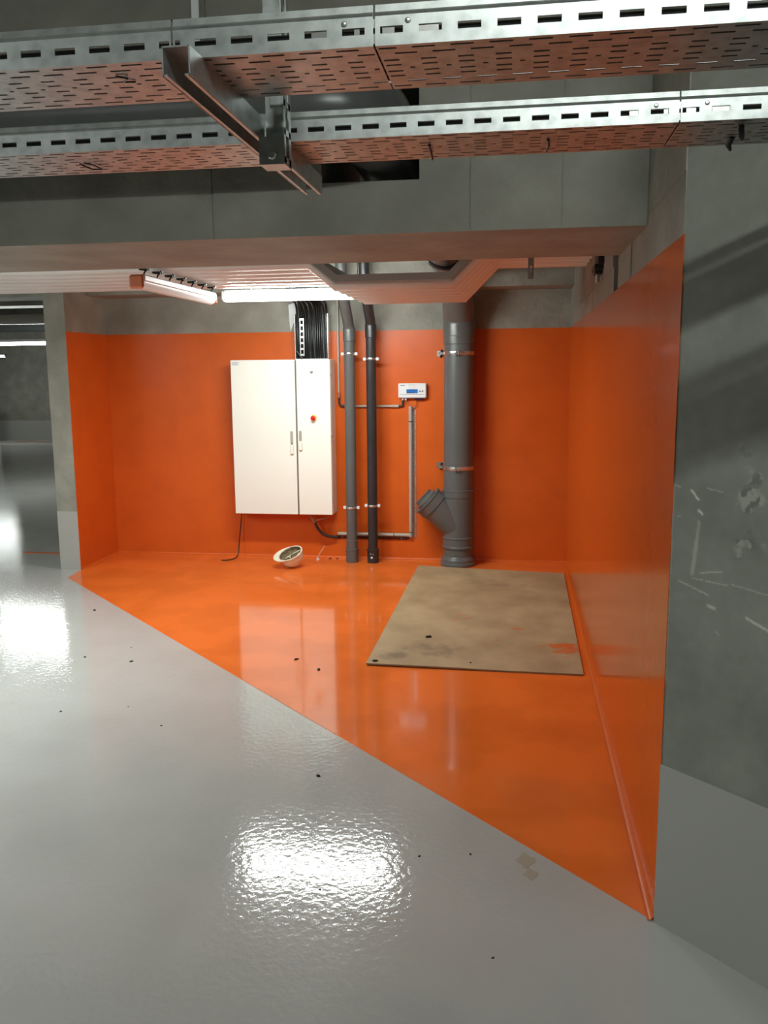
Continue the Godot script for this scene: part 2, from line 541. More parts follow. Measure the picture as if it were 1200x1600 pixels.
# ---------------------------------------------------------------- structure
func build_shell() -> void:
	var o: MeshInstance3D
	o = structure(bx(-30, 10, -0.2, 0, -15, 14), "floor", M.floor_resin, "glossy light grey resin floor of the garage")
	var st := begin()
	prism(st, PackedVector2Array([Vector2(0.0, 0.0), Vector2(4.305, 0.0), Vector2(4.305, 5.27), Vector2(0.045, 1.068), Vector2(0.0, 0.75)]), 0.0, 0.002)
	var paint := made(st, "orange_floor_paint", M.orange_floor, o)
	paint.set_meta("label", "glossy orange painted floor area")
	st = bx(-30, -0.6, 0.0, 0.002, -14, -12.4)
	made(st, "pale_floor_strip", M.far_floor, o)
	made(bx(-0.95, -0.19, 0.0, 0.002, 0.07, 0.13), "orange_floor_line", M.orange_floor, o)
	for k in [[-9.0, -13.45, 0.35, 0.1], [-8.35, -13.35, 0.32, 0.07]]:
		st = begin()
		var pl := PackedVector2Array()
		for i in 12:
			var a := TAU * i / 12.0
			pl.append(Vector2(k[0] + cos(a) * k[2] * (1.0 + 0.2 * sin(i * 2.3)), k[1] + sin(a) * k[3] * 2.0))
		prism(st, pl, 0.002, 0.004)
		made(st, "orange_floor_splash", M.orange_floor, o)
	for k in [[3.905, 4.975, 0.03], [3.922, 5.06, 0.022]]:
		st = begin()
		var pl := PackedVector2Array()
		for i in 14:
			var a := TAU * i / 14.0
			var r: float = k[2] * (1.0 + 0.25 * sin(i * 1.9 + k[0] * 10.0))
			pl.append(Vector2(k[0] + cos(a) * r, k[1] + sin(a) * r * 1.5))
		prism(st, pl, 0.0, 0.0008)
		made(st, "brown_stain", M.stain, o)
	structure(bx(-30, 10, 3.45, 3.65, -15, 14), "ceiling", M.concrete, "concrete ceiling slab")
	# back wall of the niche
	o = structure(bx(-0.19, 4.55, 0, 3.45, -0.3, 0.0), "wall_back", M.concrete, "concrete back wall of the niche")
	st = begin()
	add_bx(st, 0.0, 4.305, 0.0, 2.1, 0.0, 0.002)
	made(st, "orange_paint", M.orange_wall, o)
	cove(o, [Vector3(0, 0, 0.002), Vector3(4.305, 0, 0.002)], Vector3(0, 0, 1))
	st = begin()
	prism(st, PackedVector2Array([Vector2(1.78, -2.34), Vector2(1.86, -2.37), Vector2(1.865, -2.2), Vector2(1.82, -2.17), Vector2(1.795, -2.105), Vector2(1.785, -2.2)]), 0.0, 0.003)
	var plaster := made(st, "plaster_patch", M.white_plastic, o)
	plaster.basis = Basis(Vector3.RIGHT, PI / 2)
	# low downstand along the back wall
	st = begin()
	add_bx(st, -6.0, 4.305, 2.43, 3.45, 0.0, 0.36)
	structure(st, "trim_1", M.concrete, "concrete downstand along the top of the back wall")
	# left wall with its free end (the pillar)
	o = structure(bx(-0.19, 0.0, 0, 3.45, 0.0, 0.755), "wall_left", M.concrete, "short concrete wall whose end stands as a pillar")
	made(bx(0.0, 0.002, 0, 2.1, 0.002, 0.756), "orange_paint", M.orange_wall, o)
	st = begin()
	add_bx(st, -0.192, 0.0, 0.0, 0.528, 0.755, 0.757)
	add_bx(st, -0.192, -0.19, 0.0, 0.528, -0.3, 0.757)
	made(st, "grey_base_paint", M.grey_paint, o)
	cove(o, [Vector3(0.002, 0, 0), Vector3(0.002, 0, 0.755)], Vector3(1, 0, 0))
	# right wall: long, ends in the bevelled edge, with a recess slit behind the beam
	st = begin()
	prism(st, PackedVector2Array([Vector2(4.305, 0.0), Vector2(4.305, 5.27), Vector2(4.55, 5.27), Vector2(4.55, 0.0)]), 0.0, 2.1)
	prism(st, PackedVector2Array([Vector2(4.305, 0.0), Vector2(4.305, 3.42), Vector2(4.55, 3.42), Vector2(4.55, 0.0)]), 2.1, 3.45)
	prism(st, PackedVector2Array([Vector2(4.305, 3.63), Vector2(4.305, 5.27), Vector2(4.55, 5.27), Vector2(4.55, 3.63)]), 2.1, 3.45)
	prism(st, PackedVector2Array([Vector2(4.38, 3.42), Vector2(4.38, 3.63), Vector2(4.55, 3.63), Vector2(4.55, 3.42)]), 2.1, 3.45)
	o = structure(st, "wall_right", M.concrete, "long right wall, concrete above the orange paint")
	made(bx(4.303, 4.305, 0, 2.1, 0.002, 5.272), "orange_paint", M.orange_wall_gloss, o)
	cove(o, [Vector3(4.303, 0, 0), Vector3(4.303, 0, 5.27)], Vector3(-1, 0, 0))
	# formwork boards left their steps on the concrete above the paint
	for k in [[0.02, 0.95, 2.1, 2.22, 0.003], [0.4, 3.41, 2.22, 2.42, 0.0045], [3.64, 4.1, 2.1, 2.24, 0.004], [4.55, 5.268, 2.1, 2.27, 0.002], [4.55, 5.268, 2.27, 2.62, 0.004], [4.55, 5.268, 2.62, 3.44, 0.0025]]:
		made(bx(4.305 - k[4], 4.305, k[2], k[3], k[0], k[1]), "formwork_board_mark", M.concrete, o)
	# bare wall past the edge, turned by 45 degrees
	o = diagonal_wall()
	# walls that close the garage
	o = structure(bx(-30, 4.55, 0, 3.45, -14.3, -14.0), "wall_far", M.concrete, "concrete far wall of the garage")
	made(bx(-30, 4.55, 0, 0.53, -14.0, -13.998), "grey_base_paint", M.grey_paint, o)
	structure(bx(-30.2, -30, 0, 3.45, -15, 14), "wall_west", M.concrete)
	structure(bx(-30, 10, 0, 3.45, 13.5, 13.8), "wall_rear", M.concrete)
	structure(bx(8.3, 8.6, 0, 3.45, 9.1, 14), "wall_east", M.concrete)
	structure(bx(4.25, 4.55, 0, 3.45, -14.3, -0.3), "wall_north_east", M.concrete)
	# main beam across the niche, with the opening for the big pipe
	st = begin()
	var z0 := 3.7
	var z1 := 4.53
	var hole := [3.11, 3.48, 2.43, 2.81]
	add_bx(st, -8.0, 4.305, 2.24, hole[2], z0, z1 - 0.004)
	add_bx(st, -8.0, 4.305, hole[3], 3.45, z0, z1 - 0.004)
	add_bx(st, -8.0, hole[0], hole[2], hole[3], z0, z1 - 0.004)
	add_bx(st, hole[1], 4.305, hole[2], hole[3], z0, z1 - 0.004)
	o = structure(st, "concrete_beam", M.concrete, "deep concrete beam spanning the niche, with a pipe opening")
	var joints := [-8.0, -6.2, -4.4, -2.6, -0.8, 0.85, 1.78, 2.68, 3.667, 4.0, 4.305]
	for i in joints.size() - 1:
		st = begin()
		var a: float = joints[i] + 0.0025
		var b: float = joints[i + 1] - 0.0025
		var dz := 0.004 + 0.0012 * ((i * 7) % 3)
		if a < hole[1] and b > hole[0]:
			add_bx(st, a, b, 2.24, hole[2], z1 - 0.004, z1 - 0.004 + dz)
			add_bx(st, a, b, hole[3], 3.45, z1 - 0.004, z1 - 0.004 + dz)
			add_bx(st, a, hole[0], hole[2], hole[3], z1 - 0.004, z1 - 0.004 + dz)
			add_bx(st, hole[1], b, hole[2], hole[3], z1 - 0.004, z1 - 0.004 + dz)
		else:
			add_bx(st, a, b, 2.24, 3.45, z1 - 0.004, z1 - 0.004 + dz)
		made(st, "formwork_panel_face", M.concrete, o)
	# beams over the part of the garage behind the pillar
	structure(bx(-14.0, -0.2, 2.62, 3.45, -3.2, -2.8), "trim_2", M.concrete, "concrete beam across the garage behind the pillar")
	structure(bx(-20.0, -0.2, 2.62, 3.45, -8.6, -8.2), "trim_3", M.concrete, "farther concrete beam across the garage")

func cove(parent: Node, line: Array, out: Vector3) -> void:
	var st := begin()
	st.set_smooth_group(2)
	var n := 6
	var r := 0.02
	var prev := []
	for k in n + 1:
		var a := PI / 2 * k / n
		var off := out * (r - r * sin(a)) + Vector3.UP * (r - r * cos(a)) + Vector3.UP * 0.002
		var now := [line[0] + off, line[1] + off]
		if k > 0:
			quad(st, prev[0], prev[1], now[1], now[0], out + Vector3.UP)
		prev = now
	made(st, "cove_fillet", M.orange_wall, parent)

func diagonal_wall() -> MeshInstance3D:
	# drawn surface: bare concrete with scratches, a scabbed patch and smears where the photograph shows them
	var w := 512
	var h := 1024
	var img := Image.create(w, h, false, Image.FORMAT_RGB8)
	var n1 := FastNoiseLite.new()
	n1.seed = 71
	n1.frequency = 0.008
	n1.fractal_octaves = 5
	var n2 := FastNoiseLite.new()
	n2.seed = 72
	n2.frequency = 0.05
	n2.fractal_octaves = 3
	var patch := FastNoiseLite.new()
	patch.seed = 73
	patch.frequency = 0.03
	patch.fractal_octaves = 4
	for j in h:
		for i in w:
			var s := 1.5 * i / w
			var y := 3.0 * (1.0 - float(j) / h)
			var v := 0.545 + 0.06 * n1.get_noise_2d(i, j) + 0.018 * n2.get_noise_2d(i, j)
			var c := Color(v - 0.004, v, v - 0.035)
			# scabbed patch of pale and dark cement
			var d := Vector2((s - 0.235) / 0.06, (y - 1.35) / 0.22).length()
			var m := patch.get_noise_2d(i, j) + 0.55 - d
			if m > 0.0:
				var q := patch.get_noise_2d(i * 1.7 + 300, j * 1.7)
				c = c.lerp(Color(0.68, 0.68, 0.63) if q > 0.0 else Color(0.44, 0.45, 0.43), clampf(m * 2.2, 0.0, 0.85))
			img.set_pixel(i, j, c)
	var rng := RandomNumberGenerator.new()
	rng.seed = 75
	# scratches: s0, y0, s1, y1, width in metres, strength
	var scr := [[0.005, 1.395, 0.025, 1.39, 0.002, 0.5], [0.06, 1.385, 0.085, 1.36, 0.003, 0.8], [0.085, 1.33, 0.1, 1.32, 0.003, 0.8], [0.11, 1.395, 0.16, 1.39, 0.002, 0.7],
		[0.09, 1.3, 0.085, 1.24, 0.006, 0.12], [0.085, 1.24, 0.075, 1.14, 0.008, 0.12], [0.075, 1.13, 0.19, 1.13, 0.002, 0.7], [0.1, 1.15, 0.17, 1.165, 0.0025, 1.0],
		[0.03, 1.115, 0.13, 1.09, 0.0025, 0.9], [0.13, 1.06, 0.155, 1.055, 0.005, 0.3], [0.02, 1.305, 0.03, 1.305, 0.002, 0.6], [0.16, 0.99, 0.17, 0.98, 0.002, 0.7], [0.2, 1.135, 0.32, 1.125, 0.002, 0.6],
		[0.0, 1.4, 0.0, 0.8, 0.003, 0.35], [0.25, 1.05, 0.34, 1.02, 0.003, 0.6], [0.3, 1.5, 0.5, 1.42, 0.003, 0.5], [0.4, 1.1, 0.7, 1.16, 0.003, 0.6]]
	for e in scr:
		var a := Vector2(e[0] / 1.5 * w, (1.0 - e[1] / 3.0) * h)
		var b := Vector2(e[2] / 1.5 * w, (1.0 - e[3] / 3.0) * h)
		var steps := int(a.distance_to(b) * 2) + 2
		var r := maxf(0.6, e[4] / 1.5 * w)
		for k in steps + 1:
			var p := a.lerp(b, float(k) / steps) + Vector2(rng.randf_range(-0.3, 0.3), rng.randf_range(-0.4, 0.4))
			if rng.randf() < 0.12:
				continue
			for dy in range(-int(ceil(r)), int(ceil(r)) + 1):
				for dx in range(-int(ceil(r)), int(ceil(r)) + 1):
					var q := Vector2i(int(p.x) + dx, int(p.y) + dy)
					if q.x < 0 or q.y < 0 or q.x >= w or q.y >= h or Vector2(dx, dy).length() > r:
						continue
					img.set_pixel(q.x, q.y, img.get_pixel(q.x, q.y).lerp(Color(0.86, 0.86, 0.8), e[5] * 0.5))
	var m := StandardMaterial3D.new()
	m.resource_name = "scratched_concrete"
	m.albedo_texture = ImageTexture.create_from_image(img)
	m.roughness = 0.72
	m.cull_mode = BaseMaterial3D.CULL_DISABLED
	M["scratched_concrete"] = m
	var st := begin()
	prism(st, PackedVector2Array([Vector2(4.305, 5.265), Vector2(8.3, 9.26), Vector2(8.5, 9.06), Vector2(4.5, 5.06)]), 0.0, 3.45)
	var o := structure(st, "wall_diagonal", M.concrete, "bare scratched concrete wall right of the orange edge, with tray shadows")
	st = begin()
	st.set_smooth_group(-1)
	var P := func(s: float, y: float) -> Vector3: return Vector3(4.305 + s * 0.70711, y, 5.27 + s * 0.70711)
	var corners := [[0.0, 0.0], [1.5, 0.0], [1.5, 3.0], [0.0, 3.0]]
	for k in [0, 1, 2, 0, 2, 3]:
		st.set_uv(Vector2(corners[k][0] / 1.5, 1.0 - corners[k][1] / 3.0))
		st.add_vertex(P.call(corners[k][0], corners[k][1]))
	var face := made(st, "bare_concrete_face", m, o)
	face.set_meta("label", "scratched bare concrete surface")
	st = begin()
	var q0: Vector3 = P.call(0.0, 0.0)
	var q1: Vector3 = P.call(5.6, 0.0)
	prism(st, PackedVector2Array([Vector2(q0.x - 0.003, q0.z + 0.003), Vector2(q1.x - 0.003, q1.z + 0.003), Vector2(q1.x, q1.z), Vector2(q0.x, q0.z)]), 0.0, 0.53)
	made(st, "grey_base_paint", M.grey_paint, o)
	return o

# ---------------------------------------------------------------- ribbed duct over the niche
func build_duct() -> void:
	var path := [Vector2(-5.0, 2.33), Vector2(2.62, 2.33), Vector2(2.78, 2.2), Vector2(3.49, 2.2), Vector2(3.71, 2.42), Vector2(4.3, 2.42)]
	var o := thing("ribbed_duct", "wide flat duct with lengthwise ribs dipping under the beam, lit by the tube lamp", "duct", Vector3.ZERO)
	var mit := []
	for i in path.size():
		var a: Vector2 = (path[i] - path[maxi(i - 1, 0)]).normalized()
		var b: Vector2 = (path[mini(i + 1, path.size() - 1)] - path[i]).normalized()
		if i == 0:
			a = b
		if i == path.size() - 1:
			b = a
		var n := ((a + b) / 2).normalized().orthogonal()
		if n.y < 0:
			n = -n
		mit.append(n / n.dot(Vector2(-a.y, a.x) if a.x > 0 else Vector2(a.y, -a.x)))
	# swept outline of (z, height above the rib bottoms)
	var sweep := func(st: SurfaceTool, prof: Array, mid: Vector2, smooth: int) -> void:
		st.set_smooth_group(smooth)
		for i in path.size() - 1:
			for k in prof.size():
				var a: Vector2 = prof[k]
				var b: Vector2 = prof[(k + 1) % prof.size()]
				var p := func(j: int, v: Vector2) -> Vector3:
					var q: Vector2 = path[j] + mit[j] * v.y
					return Vector3(q.x, q.y, v.x)
				var outv := (a + b) / 2 - mid
				var e: Vector2 = (path[i + 1] - path[i]).normalized()
				quad(st, p.call(i, a), p.call(i + 1, a), p.call(i + 1, b), p.call(i, b), Vector3(-e.y * outv.y, e.x * outv.y, outv.x))
	var st := begin()
	sweep.call(st, [Vector2(1.6, 0.044), Vector2(2.82, 0.044), Vector2(2.82, 0.085), Vector2(1.6, 0.085)], Vector2(2.2, 0.065), -1)
	made(st, "duct_body", M.duct_side, o)
	for k in 6:
		st = begin()
		var zc := 1.705 + 0.202 * k
		var prof := []
		for j in 9:
			var a := PI * j / 8.0
			prof.append(Vector2(zc + cos(a) * 0.08, 0.045 - sin(a) * 0.045))
		sweep.call(st, prof, Vector2(zc, 0.045), 1)
		made(st, "rib", M.white_sheet, o)
	# unlit luminaire hung under the duct, with its hooks
	var l := luminaire("unlit white tube lamp with an orange end cap, hung on wire hooks under the duct", Vector3(1.70, 2.262, 2.45), PI / 2, 1.2, 0.0, 0.0, "", false)
	for k in 7:
		var xx := -0.56 + 0.187 * k
		st = begin()
		tube(st, rounded([Vector3(xx, 0.026, 0.02), Vector3(xx, 0.05, 0.03), Vector3(xx + 0.016, 0.062, 0.05), Vector3(xx - 0.016, 0.066, 0.055)], 0.01, 3), 0.005, 6)
		box(st, Vector3(xx - 0.022, 0.054, 0.0), Vector3(xx + 0.022, 0.066, 0.05), 0.003)
		made(st, "hook", M.dark_steel, l)
	# strap hanger on the duct right of the bend, dark bracket on the wall
	o = thing("duct_hanger", "slotted strap hanger below the duct right of its bend", "hanger", Vector3(3.915, 2.23, 2.86))
	st = begin()
	add_bx(st, -0.016, 0.016, 0.0, 0.035, -0.003, 0.003)
	add_bx(st, -0.016, -0.005, 0.035, 0.07, -0.003, 0.003)
	add_bx(st, 0.005, 0.016, 0.035, 0.07, -0.003, 0.003)
	add_bx(st, -0.016, 0.016, 0.07, 0.30, -0.003, 0.003)
	made(st, "strap", M.strap_grey, o)
	made(bx(-0.022, 0.022, 0.165, 0.2, 0.003, 0.02, 0.003), "block", M.clay_conduit, o)
	made(bx(-0.055, 0.055, 0.2, 0.215, -0.02, 0.003, 0.002), "cross_plate", M.galvanised, o)
	o = thing("wall_bracket", "dark stepped bracket on the right wall where the duct ends", "bracket", Vector3(4.302, 2.22, 2.9))
	made(bx(-0.035, 0.0, 0.07, 0.18, -0.14, 0.06, 0.004), "plate", M.dark_steel, o)
	made(bx(-0.05, 0.0, 0.045, 0.075, -0.16, 0.03, 0.004), "step", M.dark_steel, o)
	made(bx(-0.045, -0.005, 0.025, 0.05, -0.12, 0.0, 0.004), "step", M.dark_steel, o)
	made(bx(-0.035, -0.015, -0.02, 0.03, -0.07, -0.03, 0.004), "tongue", M.galvanised, o)

# ---------------------------------------------------------------- drain pipes
func build_pipes() -> void:
	# big stack: foot, branch with cleaning cap, riser, elbow, run through the beam, elbow along the beam
	var r := 0.1325
	var o := thing("drain_stack", "thick grey plastic drain stack with a slanted capped branch", "pipe", Vector3(3.344, 0.0, 0.165))
	var st := begin()
	tube(st, [Vector3(0, 0.62, 0), Vector3(0, 2.2, 0)], r, 40)
	made(st, "riser", M.grey_pvc, o)
	st = begin()
	lathe(st, [Vector2(0.0, 0.0), Vector2(0.160, 0.0), Vector2(0.163, 0.012), Vector2(0.160, 0.03), Vector2(0.154, 0.036), Vector2(0.152, 0.06), Vector2(0.138, 0.085), Vector2(0.134, 0.09), Vector2(0.134, 0.155), Vector2(0.141, 0.16), Vector2(0.144, 0.168), Vector2(0.144, 0.178), Vector2(0.139, 0.184), Vector2(0.139, 0.245), Vector2(0.143, 0.252), Vector2(0.143, 0.262), Vector2(0.137, 0.268)], 40)
	made(st, "foot_socket", M.grey_pvc, o)
	st = begin()
	lathe(st, [Vector2(0.137, 0.25), Vector2(0.137, 0.615), Vector2(0.139, 0.62), Vector2(0.142, 0.628), Vector2(0.142, 0.675), Vector2(0.144, 0.68), Vector2(0.144, 0.69), Vector2(0.133, 0.694)], 40)
	var bd := Vector3(-0.72, 0.66, 0.1).normalized()
	var b0 := Vector3(0, 0.34, 0)
	tube(st, [b0, b0 + bd * 0.30], 0.134, 40)
	made(st, "branch_body", M.grey_pvc, o)
	var bb := Basis(Quaternion(Vector3.UP, bd))
	st = begin()
	lathe(st, [Vector2(0.134, 0.285), Vector2(0.141, 0.29), Vector2(0.141, 0.36), Vector2(0.146, 0.365), Vector2(0.146, 0.378), Vector2(0.0, 0.378)], 40, Transform3D(bb, b0))
	made(st, "branch_socket", M.grey_pvc, o)
	st = begin()
	lathe(st, [Vector2(0.105, 0.378), Vector2(0.105, 0.395), Vector2(0.095, 0.402), Vector2(0.09, 0.418), Vector2(0.0, 0.42)], 32, Transform3D(bb, b0))
	var cap := made(st, "cleaning_cap", M.grey_pvc, o)
	st = begin()
	box(st, Vector3(-0.085, 0.418, -0.012), Vector3(0.085, 0.434, 0.012), 0.003, Transform3D(bb, b0))
	made(st, "grip", M.grey_pvc, cap)
	st = begin()
	lathe(st, [Vector2(0.133, 1.96), Vector2(0.139, 1.965), Vector2(0.139, 2.03), Vector2(0.141, 2.035), Vector2(0.141, 2.12), Vector2(0.135, 2.125)], 40)
	made(st, "coupling", M.grey_pvc, o)
	st = begin()
	tube(st, rounded([Vector3(0, 2.12, 0), Vector3(0, 2.2, 0), Vector3(0, 2.59, 0.39), Vector3(0, 2.59, 0.7)], 0.1, 3), 0.139, 40)
	made(st, "elbow", M.grey_pvc, o)
	st = begin()
	tube(st, rounded([Vector3(0, 2.59, 0.6), Vector3(-0.03, 2.62, 4.6), Vector3(-0.35, 2.62, 4.62), Vector3(-6.5, 2.63, 4.62)], 0.16, 6), 0.148, 40)
	made(st, "overhead_run", M.grey_pvc, o)
	for zz in [0.85, 1.35]:
		st = begin()
		tube(st, [Vector3(-0.005, 2.59, zz), Vector3(-0.005, 2.591, zz + 0.012), Vector3(-0.005, 2.591, zz + 0.13), Vector3(-0.005, 2.591, zz + 0.14)], [0.15, 0.165, 0.165, 0.15], 36)
		made(st, "coupling", M.grey_pvc, o)
	for y in [1.885, 0.885]:
		var cl := ring(o, "clamp", Vector3(0, y, 0), r, 0.034, M.bright_steel)
		st = begin()
		add_bx(st, -0.21, -0.15, y - 0.022, y + 0.03, -0.163, -0.158, 0.002)
		add_bx(st, -0.175, -0.14, y - 0.012, y + 0.014, -0.163, 0.02, 0.003)
		made(st, "wall_bracket", M.bright_steel, cl)
		st = begin()
		tube(st, [Vector3(-0.165, y - 0.03, -0.10), Vector3(-0.155, y + 0.03, -0.06)], 0.011, 8)
		tube(st, [Vector3(-0.17, y + 0.0, -0.12), Vector3(-0.13, y + 0.0, -0.01)], 0.012, 8)
		made(st, "bolt", M.dark_steel, cl)
		st = begin()
		add_bx(st, 0.0, 0.012, y - 0.022, y + 0.022, r, r + 0.022, 0.003)
		add_bx(st, -0.022, -0.01, y - 0.022, y + 0.022, r, r + 0.022, 0.003)
		tube(st, [Vector3(-0.035, y, r + 0.014), Vector3(0.03, y, r + 0.014)], 0.006, 8)
		made(st, "clamp_screw", M.bright_steel, cl)
	# the two thinner pipes
	for k in [[2.369, 0.0485, M.grey_pvc, "mid grey drain pipe beside the white cabinet", 0.205, 2.13, [1.892, 0.509]], [2.564, 0.045, M.black_pipe, "black drain pipe between the grey pipe and the small meter", 0.125, 2.16, [1.845, 0.53]]]:
		var rr: float = k[1]
		o = thing("drain_pipe", k[3], "pipe", Vector3(k[0], 0, 0.165))
		st = begin()
		tube(st, rounded([Vector3(0, 0.1, 0), Vector3(0, k[5], 0), Vector3(0, k[5] + 0.3, 0.3), Vector3(0, 3.45, 0.42)], 0.06, 5), rr, 28)
		made(st, "pipe_run", k[2], o)
		st = begin()
		var rs := rr + 0.0085
		lathe(st, [Vector2(0, 0), Vector2(rs - 0.002, 0.0), Vector2(rs, 0.004), Vector2(rs, 0.106), Vector2(rs + 0.003, 0.121), Vector2(rs + 0.003, 0.129), Vector2(rr, 0.133)], 28)
		made(st, "foot_socket", k[2], o)
		if k[4] > 0.15:
			st = begin()
			lathe(st, [Vector2(rr, 0.13), Vector2(rr + 0.004, 0.134), Vector2(rr + 0.004, 0.196), Vector2(rr + 0.006, 0.199), Vector2(rr + 0.006, 0.205), Vector2(rr, 0.208)], 28)
			made(st, "sleeve", k[2], o)
		st = begin()
		lathe(st, [Vector2(rr, k[5] - 0.13), Vector2(rr + 0.006, k[5] - 0.126), Vector2(rr + 0.006, k[5] - 0.015), Vector2(rr, k[5] - 0.01)], 28)
		made(st, "coupling", k[2], o)
		for y in k[6]:
			var cl := ring(o, "clamp", Vector3(0, y, 0), rr, 0.02, M.bright_steel)
			st = begin()
			for s in [-1.0, 1.0]:
				add_bx(st, s * (rr + 0.014) - 0.012, s * (rr + 0.014) + 0.012, y - 0.013, y + 0.013, -0.014, 0.014, 0.003)
			tube(st, [Vector3(0, y, -rr), Vector3(0, y, -0.163)], 0.006, 8)
			made(st, "lug", M.white_plastic, cl)
	# white splashes on the black pipe
	for k in [[2.56, 0.055, 0.02], [2.55, 0.09, 0.008], [2.573, 0.085, 0.007]]:
		st = begin()
		lathe(st, [Vector2(0, 0.0015), Vector2(k[2] * 0.5, 0.001), Vector2(k[2] * 0.6, -0.002)], 8, Transform3D(Basis(Vector3.RIGHT, PI / 2), Vector3(k[0] - 2.564, k[1], 0.053)))
		made(st, "paint_splash", M.white_plastic, o)

# ---------------------------------------------------------------- electrical cabinet with riser and cables
func build_cabinet() -> void:
	var x0 := 1.283
	var x1 := 2.2
	var y0 := 0.445
	var y1 := 1.847
	var o := thing("electrical_cabinet", "white two-door electrical cabinet mounted on the orange wall", "cabinet", Vector3((x0 + x1) / 2, y0, 0.0))
	var cab := o
	var hw := (x1 - x0) / 2
	var hh := y1 - y0
	made(bx(-hw, hw, 0, hh, 0.003, 0.19, 0.003), "body", M.cabinet_white, o)
	made(bx(-hw + 0.006, hw - 0.006, 0.006, hh - 0.006, 0.19, 0.198), "door_seal", M.seal_grey, o)
	var split := 1.885 - (x0 + x1) / 2
	var dl := made(bx(-hw, split - 0.007, 0.0, hh, 0.198, 0.22, 0.004), "door", M.cabinet_white, o)
	var dr := made(bx(split + 0.007, hw, 0.0, hh, 0.198, 0.22, 0.004), "door", M.cabinet_white, o)
	made(bx(split - 0.004, split + 0.004, 0.004, hh - 0.004, 0.198, 0.204), "center_seal", M.seal_grey, o)
	made(bx(-hw + 0.012, -hw + 0.085, hh - 0.045, hh - 0.012, 0.22, 0.221), "sticker", M.white_plastic, dl)
	for k in 3:
		made(bx(-hw + 0.017, -hw + 0.07, hh - 0.022 - k * 0.01, hh - 0.0195 - k * 0.01, 0.221, 0.2213), "print_line", M.grey_print, dl)
	# swing handles
	for k in [[dl, 1.84 - (x0 + x1) / 2, 0.995 - y0, 1.222 - y0, true], [dr, 1.921 - (x0 + x1) / 2, 1.03 - y0, 1.226 - y0, false]]:
		var hd := made(bx(k[1] - 0.016, k[1] + 0.016, k[2], k[3], 0.22, 0.229, 0.006), "handle", M.cabinet_white, k[0])
		made(bx(k[1] - 0.0105, k[1] + 0.0105, k[2] + (k[3] - k[2]) * 0.48, k[3] - 0.012, 0.229, 0.238, 0.004), "handle_recess", M.handle_grey, hd)
		made(bx(k[1] - 0.013, k[1] + 0.013, k[2] + 0.006, k[2] + (k[3] - k[2]) * 0.4, 0.229, 0.243, 0.006), "handle_lever", M.cabinet_white, hd)
		if k[4]:
			var kst := begin()
			lathe(kst, [Vector2(0, 0.004), Vector2(0.007, 0.004), Vector2(0.008, 0.0)], 12, Transform3D(Basis(Vector3.RIGHT, PI / 2), Vector3(k[1], k[2] + (k[3] - k[2]) * 0.44, 0.2295)))
			made(kst, "keyhole", M.seal_grey, hd)
	# emergency stop and rotary knob
	var face := Basis(Vector3.RIGHT, PI / 2)
	var st := begin()
	var ex := 2.045 - (x0 + x1) / 2
	lathe(st, [Vector2(0.0, 0.006), Vector2(0.026, 0.006), Vector2(0.028, 0.0)], 24, Transform3D(face, Vector3(ex, 1.328 - y0, 0.22)))
	var es := made(st, "emergency_stop", M.yellow_plastic, dr)
	st = begin()
	lathe(st, [Vector2(0.0, 0.046), Vector2(0.012, 0.045), Vector2(0.019, 0.041), Vector2(0.022, 0.034), Vector2(0.019, 0.026), Vector2(0.013, 0.022), Vector2(0.013, 0.006)], 24, Transform3D(face, Vector3(ex, 1.328 - y0, 0.22)))
	made(st, "mushroom_button", M.red_plastic, es)
	st = begin()
	ex = 2.034 - (x0 + x1) / 2
	lathe(st, [Vector2(0.0, 0.018), Vector2(0.008, 0.018), Vector2(0.009, 0.008), Vector2(0.014, 0.007), Vector2(0.015, 0.0)], 20, Transform3D(face, Vector3(ex, 1.738 - y0, 0.22)))
	made(st, "key_switch", M.bright_steel, dr)
	for y in [0.12, 0.72, 1.27]:
		made(bx(hw - 0.001, hw + 0.008, y, y + 0.05, 0.185, 0.205, 0.003), "hinge", M.handle_grey, dr)
	# vertical ladder for the cables
	o = thing("cable_riser", "open steel cable riser on top of the white cabinet", "cable riser", Vector3(2.015, 1.85, 0.06))
	for s in [-1.0, 1.0]:
		made(bx(s * 0.15 - 0.004, s * 0.15 + 0.004, 0.0, 0.40, -0.05, 0.06, 0.001), "side_rail", M.bright_steel, o)
	made(bx(-0.146, 0.146, 0.0, 0.40, -0.055, -0.05), "back_plate", M.galvanised, o)
	st = begin()
	add_bx(st, -0.098, -0.09, 0.03, 0.36, 0.088, 0.092)
	add_bx(st, -0.066, -0.058, 0.03, 0.36, 0.088, 0.092)
	for k in 7:
		add_bx(st, -0.09, -0.066, 0.03 + k * 0.052, 0.048 + k * 0.052, 0.088, 0.092)
	made(st, "perforated_strip", M.bright_steel, o)
	st = bx(-0.15, 0.15, -0.002, 0.004, -0.05, 0.062)
	made(st, "foot_plate", M.white_plastic, o)
	st = begin()
	tube(st, [Vector3(-0.14, 0.075, 0.05), Vector3(-0.085, 0.004, 0.055)], 0.013, 8)
	made(st, "brace", M.black_cable, o)
	var cx := []
	for i in 14:
		cx.append(1.881 + i * 0.0206)
	var rng := RandomNumberGenerator.new()
	rng.seed = 5
	var words := ["leftmost", "second from left", "third from left", "fourth from left", "fifth from left", "sixth from left", "seventh from left", "seventh from right", "sixth from right", "fifth from right", "fourth from right", "third from right", "second from right", "rightmost"]
